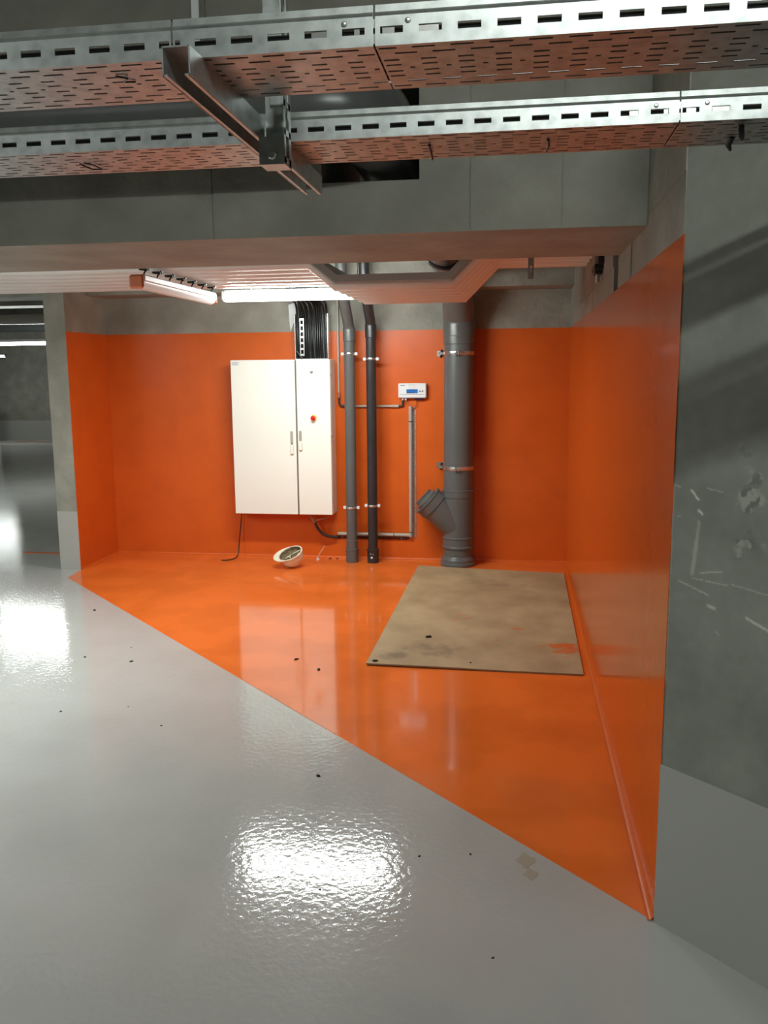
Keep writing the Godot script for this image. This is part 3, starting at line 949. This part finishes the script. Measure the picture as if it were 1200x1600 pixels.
	for i in cx.size():
		st = begin()
		var x: float = cx[i]
		var rad: float = [0.0102, 0.009, 0.008, 0.0102, 0.0095][i % 5]
		var z := 0.03 + 0.05 * rng.randf() + (0.02 if i > 3 and i % 2 == 0 else 0.0)
		var dx := 0.0
		tube(st, rounded([Vector3(x - dx * 0.6, 1.848, z), Vector3(x + dx * 0.3, 2.0, z + 0.02), Vector3(x - dx * 0.3, 2.15, z + 0.015), Vector3(x + dx, 2.30 + rng.randf() * 0.05, z + 0.05), Vector3(x + dx * 1.5, 2.38, 0.42 + 0.02 * (i % 3)), Vector3(x + dx * 1.5, 3.44, 0.43 + 0.02 * (i % 3))], 0.07, 4), rad, 8)
		tag(made(st, "power_cable", M.black_cable, self), "black power cable rising from the cabinet, " + words[i], "cable", "black cables above the cabinet")
	# loose cord at the left lower corner
	st = begin()
	tube(st, rounded([Vector3(1.29, 0.46, 0.04), Vector3(1.275, 0.3, 0.06), Vector3(1.262, 0.12, 0.09), Vector3(1.262, 0.03, 0.12), Vector3(1.25, 0.009, 0.18), Vector3(1.19, 0.007, 0.26), Vector3(1.14, 0.007, 0.25)], 0.05, 5), 0.005, 8)
	var cord := made(st, "cord", M.black_cable, cab)
	cord.position = -cab.position
	cord.set_meta("label", "thin dark cord hanging to the floor")
	# flexible stub below the cabinet
	o = thing("flexible_conduit", "dark curved flexible conduit stub under the white cabinet", "conduit", Vector3(0, 0, 0))
	st = begin()
	tube(st, rounded([Vector3(2.005, 0.36, 0.1), Vector3(2.03, 0.29, 0.09), Vector3(2.09, 0.225, 0.07), Vector3(2.2, 0.203, 0.03)], 0.06, 6), 0.0135, 12)
	made(st, "hose", M.conduit_dark, o)
	st = begin()
	tube(st, [Vector3(1.965, 0.446, 0.1), Vector3(1.975, 0.41, 0.1), Vector3(2.008, 0.35, 0.1)], [0.02, 0.017, 0.016], 12)
	made(st, "sleeve", M.clay_conduit, o)
	st = begin()
	tube(st, rounded([Vector3(2.01, 0.37, 0.1), Vector3(2.07, 0.385, 0.1), Vector3(2.13, 0.40, 0.1), Vector3(2.155, 0.445, 0.1)], 0.03, 4), 0.008, 8)
	made(st, "cord", M.clay_conduit, cab).position = -cab.position

# ---------------------------------------------------------------- meter, thin conduits, trunking
func build_wall_gear() -> void:
	var o := thing("alarm_meter", "small white wall meter with a blue display", "meter", Vector3(2.918, 1.497, 0.002))
	made(bx(-0.127, 0.127, 0.0, 0.131, 0.0, 0.058, 0.008), "body", M.white_plastic, o)
	made(bx(-0.113, 0.106, 0.03, 0.033, 0.058, 0.059), "cover_seam", M.seal_grey, o)
	made(bx(-0.052, 0.05, 0.043, 0.078, 0.058, 0.0595), "display_frame", M.blue_screen, o)
	made(bx(-0.05, 0.018, 0.043, 0.05, 0.0595, 0.0602), "display_text", M.navy, o)
	made(bx(-0.03, 0.026, 0.073, 0.078, 0.0595, 0.0602), "display_text", M.navy, o)
	for x in [0.063, 0.086]:
		made(bx(x, x + 0.014, 0.056, 0.066, 0.058, 0.061, 0.002), "button", M.grey_print, o)
	for k in 4:
		made(bx(-0.03 + k * 0.017, -0.02 + k * 0.017, 0.096, 0.099, 0.058, 0.0586), "indicator", M.seal_grey, o)
	for k in 5:
		made(bx(-0.106 + k * 0.0085, -0.1 + k * 0.0085, 0.108, 0.115, 0.058, 0.0586), "logo_mark", M.grey_print, o)
	for k in 9:
		made(bx(-0.035 + k * 0.0075, -0.0295 + k * 0.0075, 0.114, 0.1175, 0.058, 0.0586), "heading_mark", M.grey_print, o)
	for x in [-0.09, -0.062]:
		made(bx(x - 0.008, x + 0.008, -0.02, 0.0, 0.02, 0.036, 0.003), "gland", M.white_plastic, o)
	for x in [0.028, 0.056, 0.086]:
		made(bx(x - 0.009, x + 0.009, -0.018, 0.0, 0.018, 0.038, 0.003), "gland", M.navy, o)
	# thin conduit coming down right of the cabinet and across to the meter
	o = thing("thin_conduit", "thin pale conduit running down the wall and across to the meter", "conduit")
	var st := begin()
	tube(st, [Vector3(2.238, 1.5, 0.02), Vector3(2.237, 2.43, 0.02)], 0.010, 12)
	made(st, "upright_tube", M.conduit_grey, o)
	st = begin()
	tube(st, rounded([Vector3(2.239, 1.505, 0.02), Vector3(2.24, 1.43, 0.02), Vector3(2.315, 1.424, 0.02)], 0.05, 6), 0.0105, 12)
	made(st, "flexible_bend", M.conduit_dark, o)
	st = begin()
	tube(st, [Vector3(2.29, 1.424, 0.02), Vector3(2.745, 1.424, 0.02)], 0.0105, 12)
	made(st, "cross_tube", M.conduit_grey, o)
	st = begin()
	tube(st, [Vector3(2.72, 1.424, 0.02), Vector3(2.79, 1.424, 0.02)], 0.013, 12)
	made(st, "joint_sleeve", M.conduit_grey, o)
	st = begin()
	tube(st, rounded([Vector3(2.785, 1.424, 0.02), Vector3(2.828, 1.426, 0.025), Vector3(2.828, 1.474, 0.03)], 0.035, 6), 0.009, 10)
	made(st, "flexible_end", M.conduit_dark, o)
	for p in [Vector3(2.24, 1.51, 0.02)]:
		st = begin()
		tube(st, [p, p + Vector3(0, 0.04, 0)], 0.013, 10)
		made(st, "joint_sleeve", M.clay_conduit, o)
	# wires from the meter
	st = begin()
	tube(st, rounded([Vector3(2.856, 1.48, 0.03), Vector3(2.86, 1.455, 0.03), Vector3(2.885, 1.435, 0.025), Vector3(2.905, 1.40, 0.025)], 0.015, 4), 0.0035, 6)
	tag(made(st, "thin_wire", M.clay_conduit, self), "thin wire bending from the left gland of the meter into the trunking", "wire")
	st = begin()
	tube(st, rounded([Vector3(2.946, 1.48, 0.03), Vector3(2.947, 1.43, 0.03), Vector3(2.925, 1.415, 0.025), Vector3(2.915, 1.39, 0.025)], 0.015, 4), 0.0035, 6)
	tag(made(st, "thin_wire", M.clay_conduit, self), "thin wire dropping from the blue glands of the meter", "wire")
	# conduit with perforated strip, upright below the meter and level along the foot of the wall
	for k in [[true, "pale conduit on a perforated strip, upright below the meter"], [false, "pale conduit on a perforated strip, level behind the two thin pipes"]]:
		o = thing("conduit_on_strip", k[1], "conduit", Vector3(2.897, 0.222, 0.002) if k[0] else Vector3(2.207, 0.237, 0.002))
		var length: float = 1.2 if k[0] else 0.69
		var x := Transform3D.IDENTITY if k[0] else Transform3D(Basis(Vector3(0, 0, 1), -PI / 2), Vector3.ZERO)
		st = begin()
		tube(st, [x * Vector3(0, 0.0, 0.025), x * Vector3(0, length, 0.025)], 0.0165, 16)
		made(st, "tube", M.conduit_grey, o)
		st = begin()
		box(st, Vector3(0.014, -0.012, 0), Vector3(0.026, length - 0.03, 0.004), 0, x)
		box(st, Vector3(0.038, -0.012, 0), Vector3(0.048, length - 0.03, 0.004), 0, x)
		box(st, Vector3(0.014, -0.012, 0.004), Vector3(0.018, length - 0.03, 0.028), 0, x)
		var n := int(length / 0.02)
		for i in n:
			box(st, Vector3(0.026, 0.0 + i * 0.02, 0), Vector3(0.038, 0.011 + i * 0.02, 0.004), 0, x)
		made(st, "perforated_strip", M.dark_steel if not k[0] else M.galvanised, o)
		for t in ([0.16, 0.96] if k[0] else [0.53]):
			var tt: float = t if t > 0.2 else 0.04
			if k[0] and t > 0.9:
				tt = 1.06
			st = begin()
			tube(st, [x * Vector3(0, tt, 0.025), x * Vector3(0, tt + 0.006, 0.025)], 0.0185, 16)
			made(st, "tie_band", M.black_cable, o)
		for t in ([0.28, 0.66] if k[0] else [0.04, 0.3, 0.6]):
			st = begin()
			lathe(st, [Vector2(0, 0.006), Vector2(0.006, 0.005), Vector2(0.009, 0.0)], 10, x * Transform3D(Basis(Vector3.RIGHT, PI / 2), Vector3(0.033, t, 0.004)))
			made(st, "screw", M.bright_steel, o)

# ---------------------------------------------------------------- trays and their support
func build_trays() -> void:
	tray("perforated tray of the nearer run, left of the support rail", 1.2, 3.32, 6.525, "perforated cable trays")
	tray("short perforated tray of the nearer run, between rail and joint", 3.323, 3.632, 6.525, "perforated cable trays")
	tray("perforated tray of the nearer run, brightly lit, at the right", 3.635, 5.3, 6.525, "perforated cable trays")
	tray("perforated tray of the farther run, left of the hanger", 1.0, 3.36, 6.03, "perforated cable trays")
	tray("perforated tray of the farther run, between hanger and joint", 3.363, 4.152, 6.03, "perforated cable trays")
	tray("perforated tray of the farther run, right of the joint by the bare wall", 4.155, 4.70, 6.03, "perforated cable trays")
	coupler("bolted coupler plate inside the nearer tray run", 3.6335, 6.525)
	coupler("bolted coupler plate inside the farther tray run at the right", 4.1535, 6.03)
	for run in [["nearer", 6.525, 1.25, 5.28], ["farther", 6.03, 1.05, 4.68]]:
		for k in 6:
			var cst := begin()
			var zz: float = run[1] - 0.018 - 0.0285 * k
			tube(cst, [Vector3(run[2], T + 0.0155, zz), Vector3(run[3], T + 0.0155, zz)], 0.0138, 10)
			tag(made(cst, "tray_cable", M.black_cable, self), "thick black cable lying in the %s tray run, %s from the front" % [run[0], ["first", "second", "third", "fourth", "fifth", "sixth"][k]], "cable", "black cables in the trays")
	# support rail: channel open below
	var o := thing("support_rail", "steel channel rail under both tray runs, open side down", "support rail", Vector3(3.3475, T - 0.042, 6.14))
	var st := begin()
	add_bx(st, -0.0205, 0.0205, 0.0395, 0.042, -0.44, 0.44)
	made(st, "web", M.galvanised, o)
	for s in [-1.0, 1.0]:
		st = begin()
		add_bx(st, s * 0.0205 - 0.00125, s * 0.0205 + 0.00125, 0.0, 0.042, -0.44, 0.44)
		add_bx(st, s * 0.017 - 0.004, s * 0.017 + 0.004, 0.0, 0.0025, -0.44, 0.44)
		made(st, "flange", M.galvanised, o)
	for z in [-0.06, 0.03, 0.1]:
		st = begin()
		lathe(st, [Vector2(0, -0.006), Vector2(0.006, -0.006), Vector2(0.007, 0.0)], 10, Transform3D(Basis.IDENTITY, Vector3(0.01, 0.038, z)))
		made(st, "rivet", M.bright_steel, o)
	# slotted hanger post
	o = thing("hanger_post", "slotted steel post dropping from the ceiling to the rail", "hanger", Vector3(3.407, 2.11, 6.22))
	st = begin()
	add_bx(st, -0.036, 0.012, 0.0, 1.34, -0.03, -0.0275)
	made(st, "web", M.galvanised, o)
	st = begin()
	for k in 27:
		add_bx(st, 0.0095, 0.012, 0.05 * k, 0.05 * k + 0.012, -0.0275, 0.02)
	add_bx(st, 0.0095, 0.012, 0.0, 1.34, -0.0275, -0.014)
	add_bx(st, 0.0095, 0.012, 0.0, 1.34, 0.008, 0.022)
	made(st, "slotted_flange", M.galvanised, o)
	made(bx(-0.036, -0.0335, 0.0, 0.048, -0.0275, 0.02), "side_flange", M.galvanised, o)
	made(bx(-0.036, 0.012, 0.0, 0.046, 0.02, 0.0225, 0.0), "foot_plate", M.galvanised, o)
	made(bx(-0.036, 0.012, -0.003, 0.0, -0.03, 0.0225, 0.0), "foot_bottom", M.galvanised, o)
	st = begin()
	add_bx(st, -0.014, 0.0095, 0.095, 0.158, 0.018, 0.021, 0.001)
	made(st, "bracket_plate", M.galvanised, o)
	for p in [Vector3(0.0, 0.14, 0.021), Vector3(-0.01, 0.012, 0.0225)]:
		st = begin()
		lathe(st, [Vector2(0, 0.009), Vector2(0.006, 0.009), Vector2(0.0085, 0.006), Vector2(0.0095, 0.0)], 8, Transform3D(Basis(Vector3.RIGHT, PI / 2), p))
		made(st, "bolt", M.bright_steel, o)
	# pale strap behind the trays
	st = bx(2.757, 2.782, 2.48, 3.45, 4.885, 4.89)
	tag(made(st, "ceiling_strap", M.white_plastic, self), "pale flat strap hanging from the ceiling behind the trays", "strap")
	# ties
	tie("zigzag black cable tie under the nearer tray, left", [Vector3(3.205, T - 0.002, 6.475), Vector3(3.222, T - 0.004, 6.468), Vector3(3.208, T - 0.004, 6.452), Vector3(3.225, T - 0.002, 6.444)], 0.0016)
	tie("looped black cable tie under the farther tray, far left", [Vector3(2.86, T - 0.002, 5.935), Vector3(2.872, T - 0.006, 5.90), Vector3(2.895, T - 0.006, 5.895), Vector3(2.89, T - 0.004, 5.93), Vector3(2.875, T - 0.002, 5.945)], 0.0016)
	tie("black cable tie under the farther tray, near the middle of the picture", [Vector3(3.658, T - 0.002, 5.955), Vector3(3.66, T - 0.012, 5.93), Vector3(3.658, T - 0.014, 5.885)], 0.003)
	tie("black cable tie under the farther tray, right of the middle", [Vector3(3.905, T - 0.002, 5.955), Vector3(3.907, T - 0.01, 5.935), Vector3(3.903, T - 0.012, 5.90)], 0.003)
	tie("stubby black tie end under the farther tray beside the bare wall", [Vector3(4.277, T - 0.001, 5.985), Vector3(4.279, T - 0.02, 5.985), Vector3(4.283, T - 0.026, 5.98)], [0.007, 0.007, 0.003])
	tie("second stubby black tie end, lower, beside the bare wall", [Vector3(4.28, T - 0.001, 5.90), Vector3(4.276, T - 0.014, 5.89), Vector3(4.282, T - 0.024, 5.885)], [0.007, 0.007, 0.003])

# ---------------------------------------------------------------- things on the floor
func build_floor_things() -> void:
	# fibreboard sheet
	var w := 256
	var h := 512
	var img := Image.create(w, h, false, Image.FORMAT_RGB8)
	var a1 := FastNoiseLite.new()
	a1.seed = 81
	a1.frequency = 0.01
	a1.fractal_octaves = 5
	var a2 := FastNoiseLite.new()
	a2.seed = 82
	a2.frequency = 0.09
	var a3 := FastNoiseLite.new()
	a3.seed = 83
	a3.frequency = 0.035
	a3.fractal_octaves = 3
	for j in h:
		for i in w:
			var u := float(i) / w
			var v := float(j) / h
			var t := a1.get_noise_2d(i * 1.3, j)
			var c := Color(0.68, 0.595, 0.455).lerp(Color(0.59, 0.505, 0.375), clampf(0.45 + t * 0.95, 0, 1))
			c = c.lerp(Color(0.68, 0.60, 0.46), clampf(a2.get_noise_2d(i, j) * 0.25, 0, 1))
			# dark worn patches, small orange paint smears
			for e in [[0.3, 0.88, 0.14, 0.05, 0.45], [0.55, 0.2, 0.2, 0.06, 0.2], [0.12, 0.93, 0.1, 0.04, 0.4]]:
				var d := Vector2((u - e[0]) / e[2], (v - e[1]) / e[3]).length() + a3.get_noise_2d(i, j) * 0.9
				c = c.lerp(Color(0.33, 0.28, 0.2), clampf((1.0 - d) * e[4], 0, 0.5))
			for e in [[0.9, 0.8, 0.1, 0.022], [0.95, 0.83, 0.08, 0.05], [0.7, 0.675, 0.035, 0.008], [0.37, 0.57, 0.012, 0.006], [0.43, 0.6, 0.02, 0.004], [0.6, 0.78, 0.01, 0.005], [0.36, 0.62, 0.015, 0.004]]:
				var d := Vector2((u - e[0]) / e[2], (v - e[1]) / e[3]).length() + a3.get_noise_2d(i * 1.5, j * 1.5) * 0.8
				if d < 1.0:
					c = c.lerp(Color(0.8, 0.34, 0.1), clampf((1.0 - d) * 1.6, 0, 0.65))
			img.set_pixel(i, j, c)
	var bm := StandardMaterial3D.new()
	bm.resource_name = "fibreboard"
	bm.albedo_texture = ImageTexture.create_from_image(img)
	bm.roughness = 0.7
	bm.cull_mode = BaseMaterial3D.CULL_DISABLED
	var st := begin()
	st.set_smooth_group(0)
	var c00 := Vector2(2.995, 0.30)
	var c10 := Vector2(4.268, 0.475)
	var c11 := Vector2(4.25, 3.01)
	var c01 := Vector2(2.985, 2.99)
	var nu := 12
	var nv := 24
	var th := 0.009
	var P := func(i: int, j: int, top: float) -> Vector3:
		var u := float(i) / nu
		var v := float(j) / nv
		var q := c00.lerp(c10, u).lerp(c01.lerp(c11, u), v)
		var curl := 0.006 * pow(absf(u * 2 - 1), 3) * v + 0.005 * sin(u * 5.0) * v * v + 0.004 * (1 - v) * u
		return Vector3(q.x, 0.003 + maxf(curl, 0.0) + top * th, q.y)
	for j in nv:
		for i in nu:
			var ps := [P.call(i, j, 1.0), P.call(i + 1, j, 1.0), P.call(i + 1, j + 1, 1.0), P.call(i, j + 1, 1.0)]
			var uv := [Vector2(i, j), Vector2(i + 1, j), Vector2(i + 1, j + 1), Vector2(i, j + 1)]
			for k in [0, 1, 2, 0, 2, 3]:
				st.set_uv(Vector2(uv[k].x / nu, uv[k].y / nv))
				st.add_vertex(ps[k])
	st.set_smooth_group(-1)
	st.set_uv(Vector2(0.3, 0.9))
	for i in nu:
		quad(st, P.call(i, nv, 1.0), P.call(i + 1, nv, 1.0), P.call(i + 1, nv, 0.0), P.call(i, nv, 0.0), Vector3(0, 0, 1))
		quad(st, P.call(i, 0, 1.0), P.call(i + 1, 0, 1.0), P.call(i + 1, 0, 0.0), P.call(i, 0, 0.0), Vector3(0, 0, -1))
	for j in nv:
		quad(st, P.call(0, j, 1.0), P.call(0, j + 1, 1.0), P.call(0, j + 1, 0.0), P.call(0, j, 0.0), Vector3(-1, 0, 0))
		quad(st, P.call(nu, j, 1.0), P.call(nu, j + 1, 1.0), P.call(nu, j + 1, 0.0), P.call(nu, j, 0.0), Vector3(1, 0, 0))
	tag(made(st, "fibreboard_sheet", bm, self), "large brown fibreboard sheet lying on the orange floor", "board")
	chip("dark crumb on the brown board, left of its centre", Vector3(3.3, 0.013, 2.43), 0.05, M.chip_dark, 1)
	chip("small crumb at the front left corner of the brown board", Vector3(3.03, 0.013, 2.95), 0.05, M.chip_dark, 2)
	chip("pale flake on the brown board near its front left", Vector3(3.19, 0.013, 2.72), 0.018, M.scrap, 3)
	chip("tiny dark crumb at the front edge of the brown board", Vector3(3.6, 0.013, 2.9), 0.02, M.chip_dark, 4)
	# white safety helmet, upside down and tilted, full of rubble
	var o := thing("safety_helmet", "white safety helmet lying upside down, full of rubble", "helmet", Vector3(1.862, 0.0, 0.47))
	var tilt := Transform3D(Basis(Vector3(0, 0, 1), 0.3) * Basis(Vector3(1, 0, 0), 0.4), Vector3(0, 0.131, 0))
	st = begin()
	var rim := func(a: float, r: float) -> Vector3: return Vector3(cos(a) * r * 1.04, 0, sin(a) * r)
	var segs := 36
	var vs := 10
	var wall := func(a: float, t: float, R: float) -> Vector3:
		var ph := t * PI / 2
		var rr := R * pow(cos(ph), 0.75)
		return Vector3(cos(a) * rr * 1.04, -R * 1.2 * sin(ph), sin(a) * rr)
	st.set_smooth_group(1)
	for k in segs:
		var a := TAU * k / segs
		var b := TAU * (k + 1) / segs
		for v in vs:
			var t0 := float(v) / vs
			var t1 := float(v + 1) / vs
			var m: Vector3 = wall.call((a + b) / 2, (t0 + t1) / 2, 0.106)
			quad(st, tilt * wall.call(a, t0, 0.106), tilt * wall.call(b, t0, 0.106), tilt * wall.call(b, t1, 0.106), tilt * wall.call(a, t1, 0.106), tilt.basis * m)
	made(st, "shell", M.helmet, o)
	st = begin()
	st.set_smooth_group(1)
	for k in segs:
		var a := TAU * k / segs
		var b := TAU * (k + 1) / segs
		for v in 5:
			var t0 := float(v) / vs
			var t1 := float(v + 1) / vs
			var m: Vector3 = wall.call((a + b) / 2, (t0 + t1) / 2, 0.102)
			quad(st, tilt * wall.call(a, t0, 0.102), tilt * wall.call(b, t0, 0.102), tilt * wall.call(b, t1, 0.102), tilt * wall.call(a, t1, 0.102), tilt.basis * -m)
	made(st, "lining", M.helmet_dirt, o)
	st = begin()
	st.set_smooth_group(-1)
	var brim := func(a: float) -> float: return 0.112 + 0.04 * pow(maxf(0.0, -cos(a)), 2.0)
	for k in segs:
		var a := TAU * k / segs
		var b := TAU * (k + 1) / segs
		var up := Vector3(0, 0.004, 0)
		var oa: Vector3 = rim.call(a, brim.call(a)) + Vector3(0, 0.010 * maxf(0.0, -cos(a)), 0)
		var ob: Vector3 = rim.call(b, brim.call(b)) + Vector3(0, 0.010 * maxf(0.0, -cos(b)), 0)
		var ia: Vector3 = rim.call(a, 0.101)
		var ib: Vector3 = rim.call(b, 0.101)
		quad(st, tilt * (ia + up), tilt * (ib + up), tilt * (ob + up), tilt * (oa + up), tilt.basis.y)
		quad(st, tilt * (ia - up), tilt * (ib - up), tilt * (ob - up), tilt * (oa - up), -tilt.basis.y)
		quad(st, tilt * (oa + up), tilt * (ob + up), tilt * (ob - up), tilt * (oa - up), tilt.basis * (oa + ob))
	made(st, "brim", M.helmet, o)
	st = begin()
	st.set_smooth_group(1)
	var rub := func(a: float, r: float) -> Vector3:
		var p: Vector3 = rim.call(a, r)
		return p + Vector3(0, -0.03 + 0.06 * a2.get_noise_2d(p.x * 260.0, p.z * 260.0) * (1.0 - r / 0.125), 0)
	for k in segs:
		var a := TAU * k / segs
		var b := TAU * (k + 1) / segs
		for v in 6:
			var r0 := 0.099 * v / 6.0
			var r1 := 0.099 * (v + 1) / 6.0
			if v == 0:
				tri(st, tilt * rub.call(a, 0.0001), tilt * rub.call(a, r1), tilt * rub.call(b, r1), tilt.basis.y)
			else:
				quad(st, tilt * rub.call(a, r0), tilt * rub.call(a, r1), tilt * rub.call(b, r1), tilt * rub.call(b, r0), tilt.basis.y)
	var heap := made(st, "rubble_fill", M.helmet_dirt, o)
	for k in [[-0.02, 0.02, 0.6, 0.07], [-0.01, 0.03, 2.3, 0.05], [0.05, -0.02, 0.35, 0.09], [0.075, 0.03, 1.4, 0.035]]:
		st = begin()
		box(st, Vector3(-k[3] / 2, -0.004, -0.006), Vector3(k[3] / 2, 0.004, 0.006), 0.002, tilt * Transform3D(Basis(Vector3.UP, k[2]), Vector3(k[0], -0.014, k[1])))
		made(st, "scrap", M.scrap, heap)
	# bits near the wall
	st = begin()
	tube(st, [Vector3(2.018, 0.006, 0.10), Vector3(2.045, 0.06, 0.08), Vector3(2.085, 0.125, 0.05)], 0.0028, 6)
	tag(made(st, "bent_wire", M.scrap, self), "short pale wire sticking up from the floor below the cabinet", "wire")
	for k in [[2.03, 0.1, 0.05, M.white_plastic, "pale flat cap on the orange floor at the foot of the wire"], [2.14, 0.07, 0.04, M.chip_brown, "brown crumb on the floor left of the grey pipe foot"], [2.205, 0.06, 0.035, M.chip_brown, "second brown crumb right beside the grey pipe foot"]]:
		chip(k[4], Vector3(k[0], 0.002, k[1]), k[2], k[3], int(k[0] * 100))
	var ch := [[2.544, 2.934, 0.03, "dark chip on the orange floor in the cabinet's reflection"], [2.721, 3.098, 0.034, "larger dark chip on the orange floor left of the brown board"], [3.023, 4.431, 0.028, "dark chip on the grey floor just above the bright glare"],
		[1.229, 3.05, 0.02, "small chip on the grey floor near the left glare"], [1.552, 3.095, 0.026, "dark chip on the grey floor midway to the orange edge"], [0.775, 2.028, 0.03, "small chip on the grey floor close to the orange tip"], [1.432, 2.834, 0.012, "speck on the grey floor beside the orange border"],
		[2.125, 3.999, 0.014, "speck on the grey floor in the middle left"], [1.853, 3.789, 0.01, "fine speck on the grey floor, left of the middle speck"], [1.531, 3.893, 0.014, "speck on the grey floor toward the left edge"], [3.526, 4.999, 0.012, "speck on the grey floor right of the glare"],
		[3.708, 4.961, 0.012, "speck on the grey floor near the orange border and stain"], [3.804, 5.517, 0.011, "speck on the grey floor low in the picture"], [3.056, 5.194, 0.009, "tiny crumb inside the bright glare, left"], [3.216, 5.248, 0.01, "tiny crumb inside the bright glare, right"]]
	for i in ch.size():
		chip(ch[i][3], Vector3(ch[i][0], 0.002 if i < 2 else 0.0, ch[i][1]), ch[i][2], M.chip_dark, 100 + i)
	# far behind the pillar: post, pipes
	o = thing("marker_post", "slim red and white post at the far wall, at the left edge", "post", Vector3(-9.78, 0.0, -13.4))
	for k in [[0.0, 0.55, M.white_plastic], [0.55, 0.62, M.dark_steel], [0.62, 0.78, M.red_band], [0.78, 1.05, M.white_plastic]]:
		st = begin()
		tube(st, [Vector3(0, k[0], 0), Vector3(0, k[1], 0)], 0.07, 12)
		made(st, "band", k[2], o)
	st = begin()
	tube(st, [Vector3(-12.0, 2.5, -3.6), Vector3(-0.4, 2.5, -3.6)], 0.07, 14)
	tag(made(st, "overhead_pipe", M.conduit_grey, self), "pale overhead pipe crossing the garage behind the pillar", "pipe")
	st = begin()
	tube(st, [Vector3(-14.0, 2.55, -6.0), Vector3(-0.4, 2.55, -6.0)], 0.1, 14)
	tag(made(st, "overhead_pipe", M.grey_pvc, self), "thicker grey overhead pipe farther behind the pillar", "pipe")
	st = begin()
	tube(st, [Vector3(-0.235, 2.2, -0.25), Vector3(-0.235, 2.43, -0.25)], 0.02, 12)
	tag(made(st, "pipe_stub", M.white_plastic, self), "short white upright tube beside the top of the pillar", "tube")
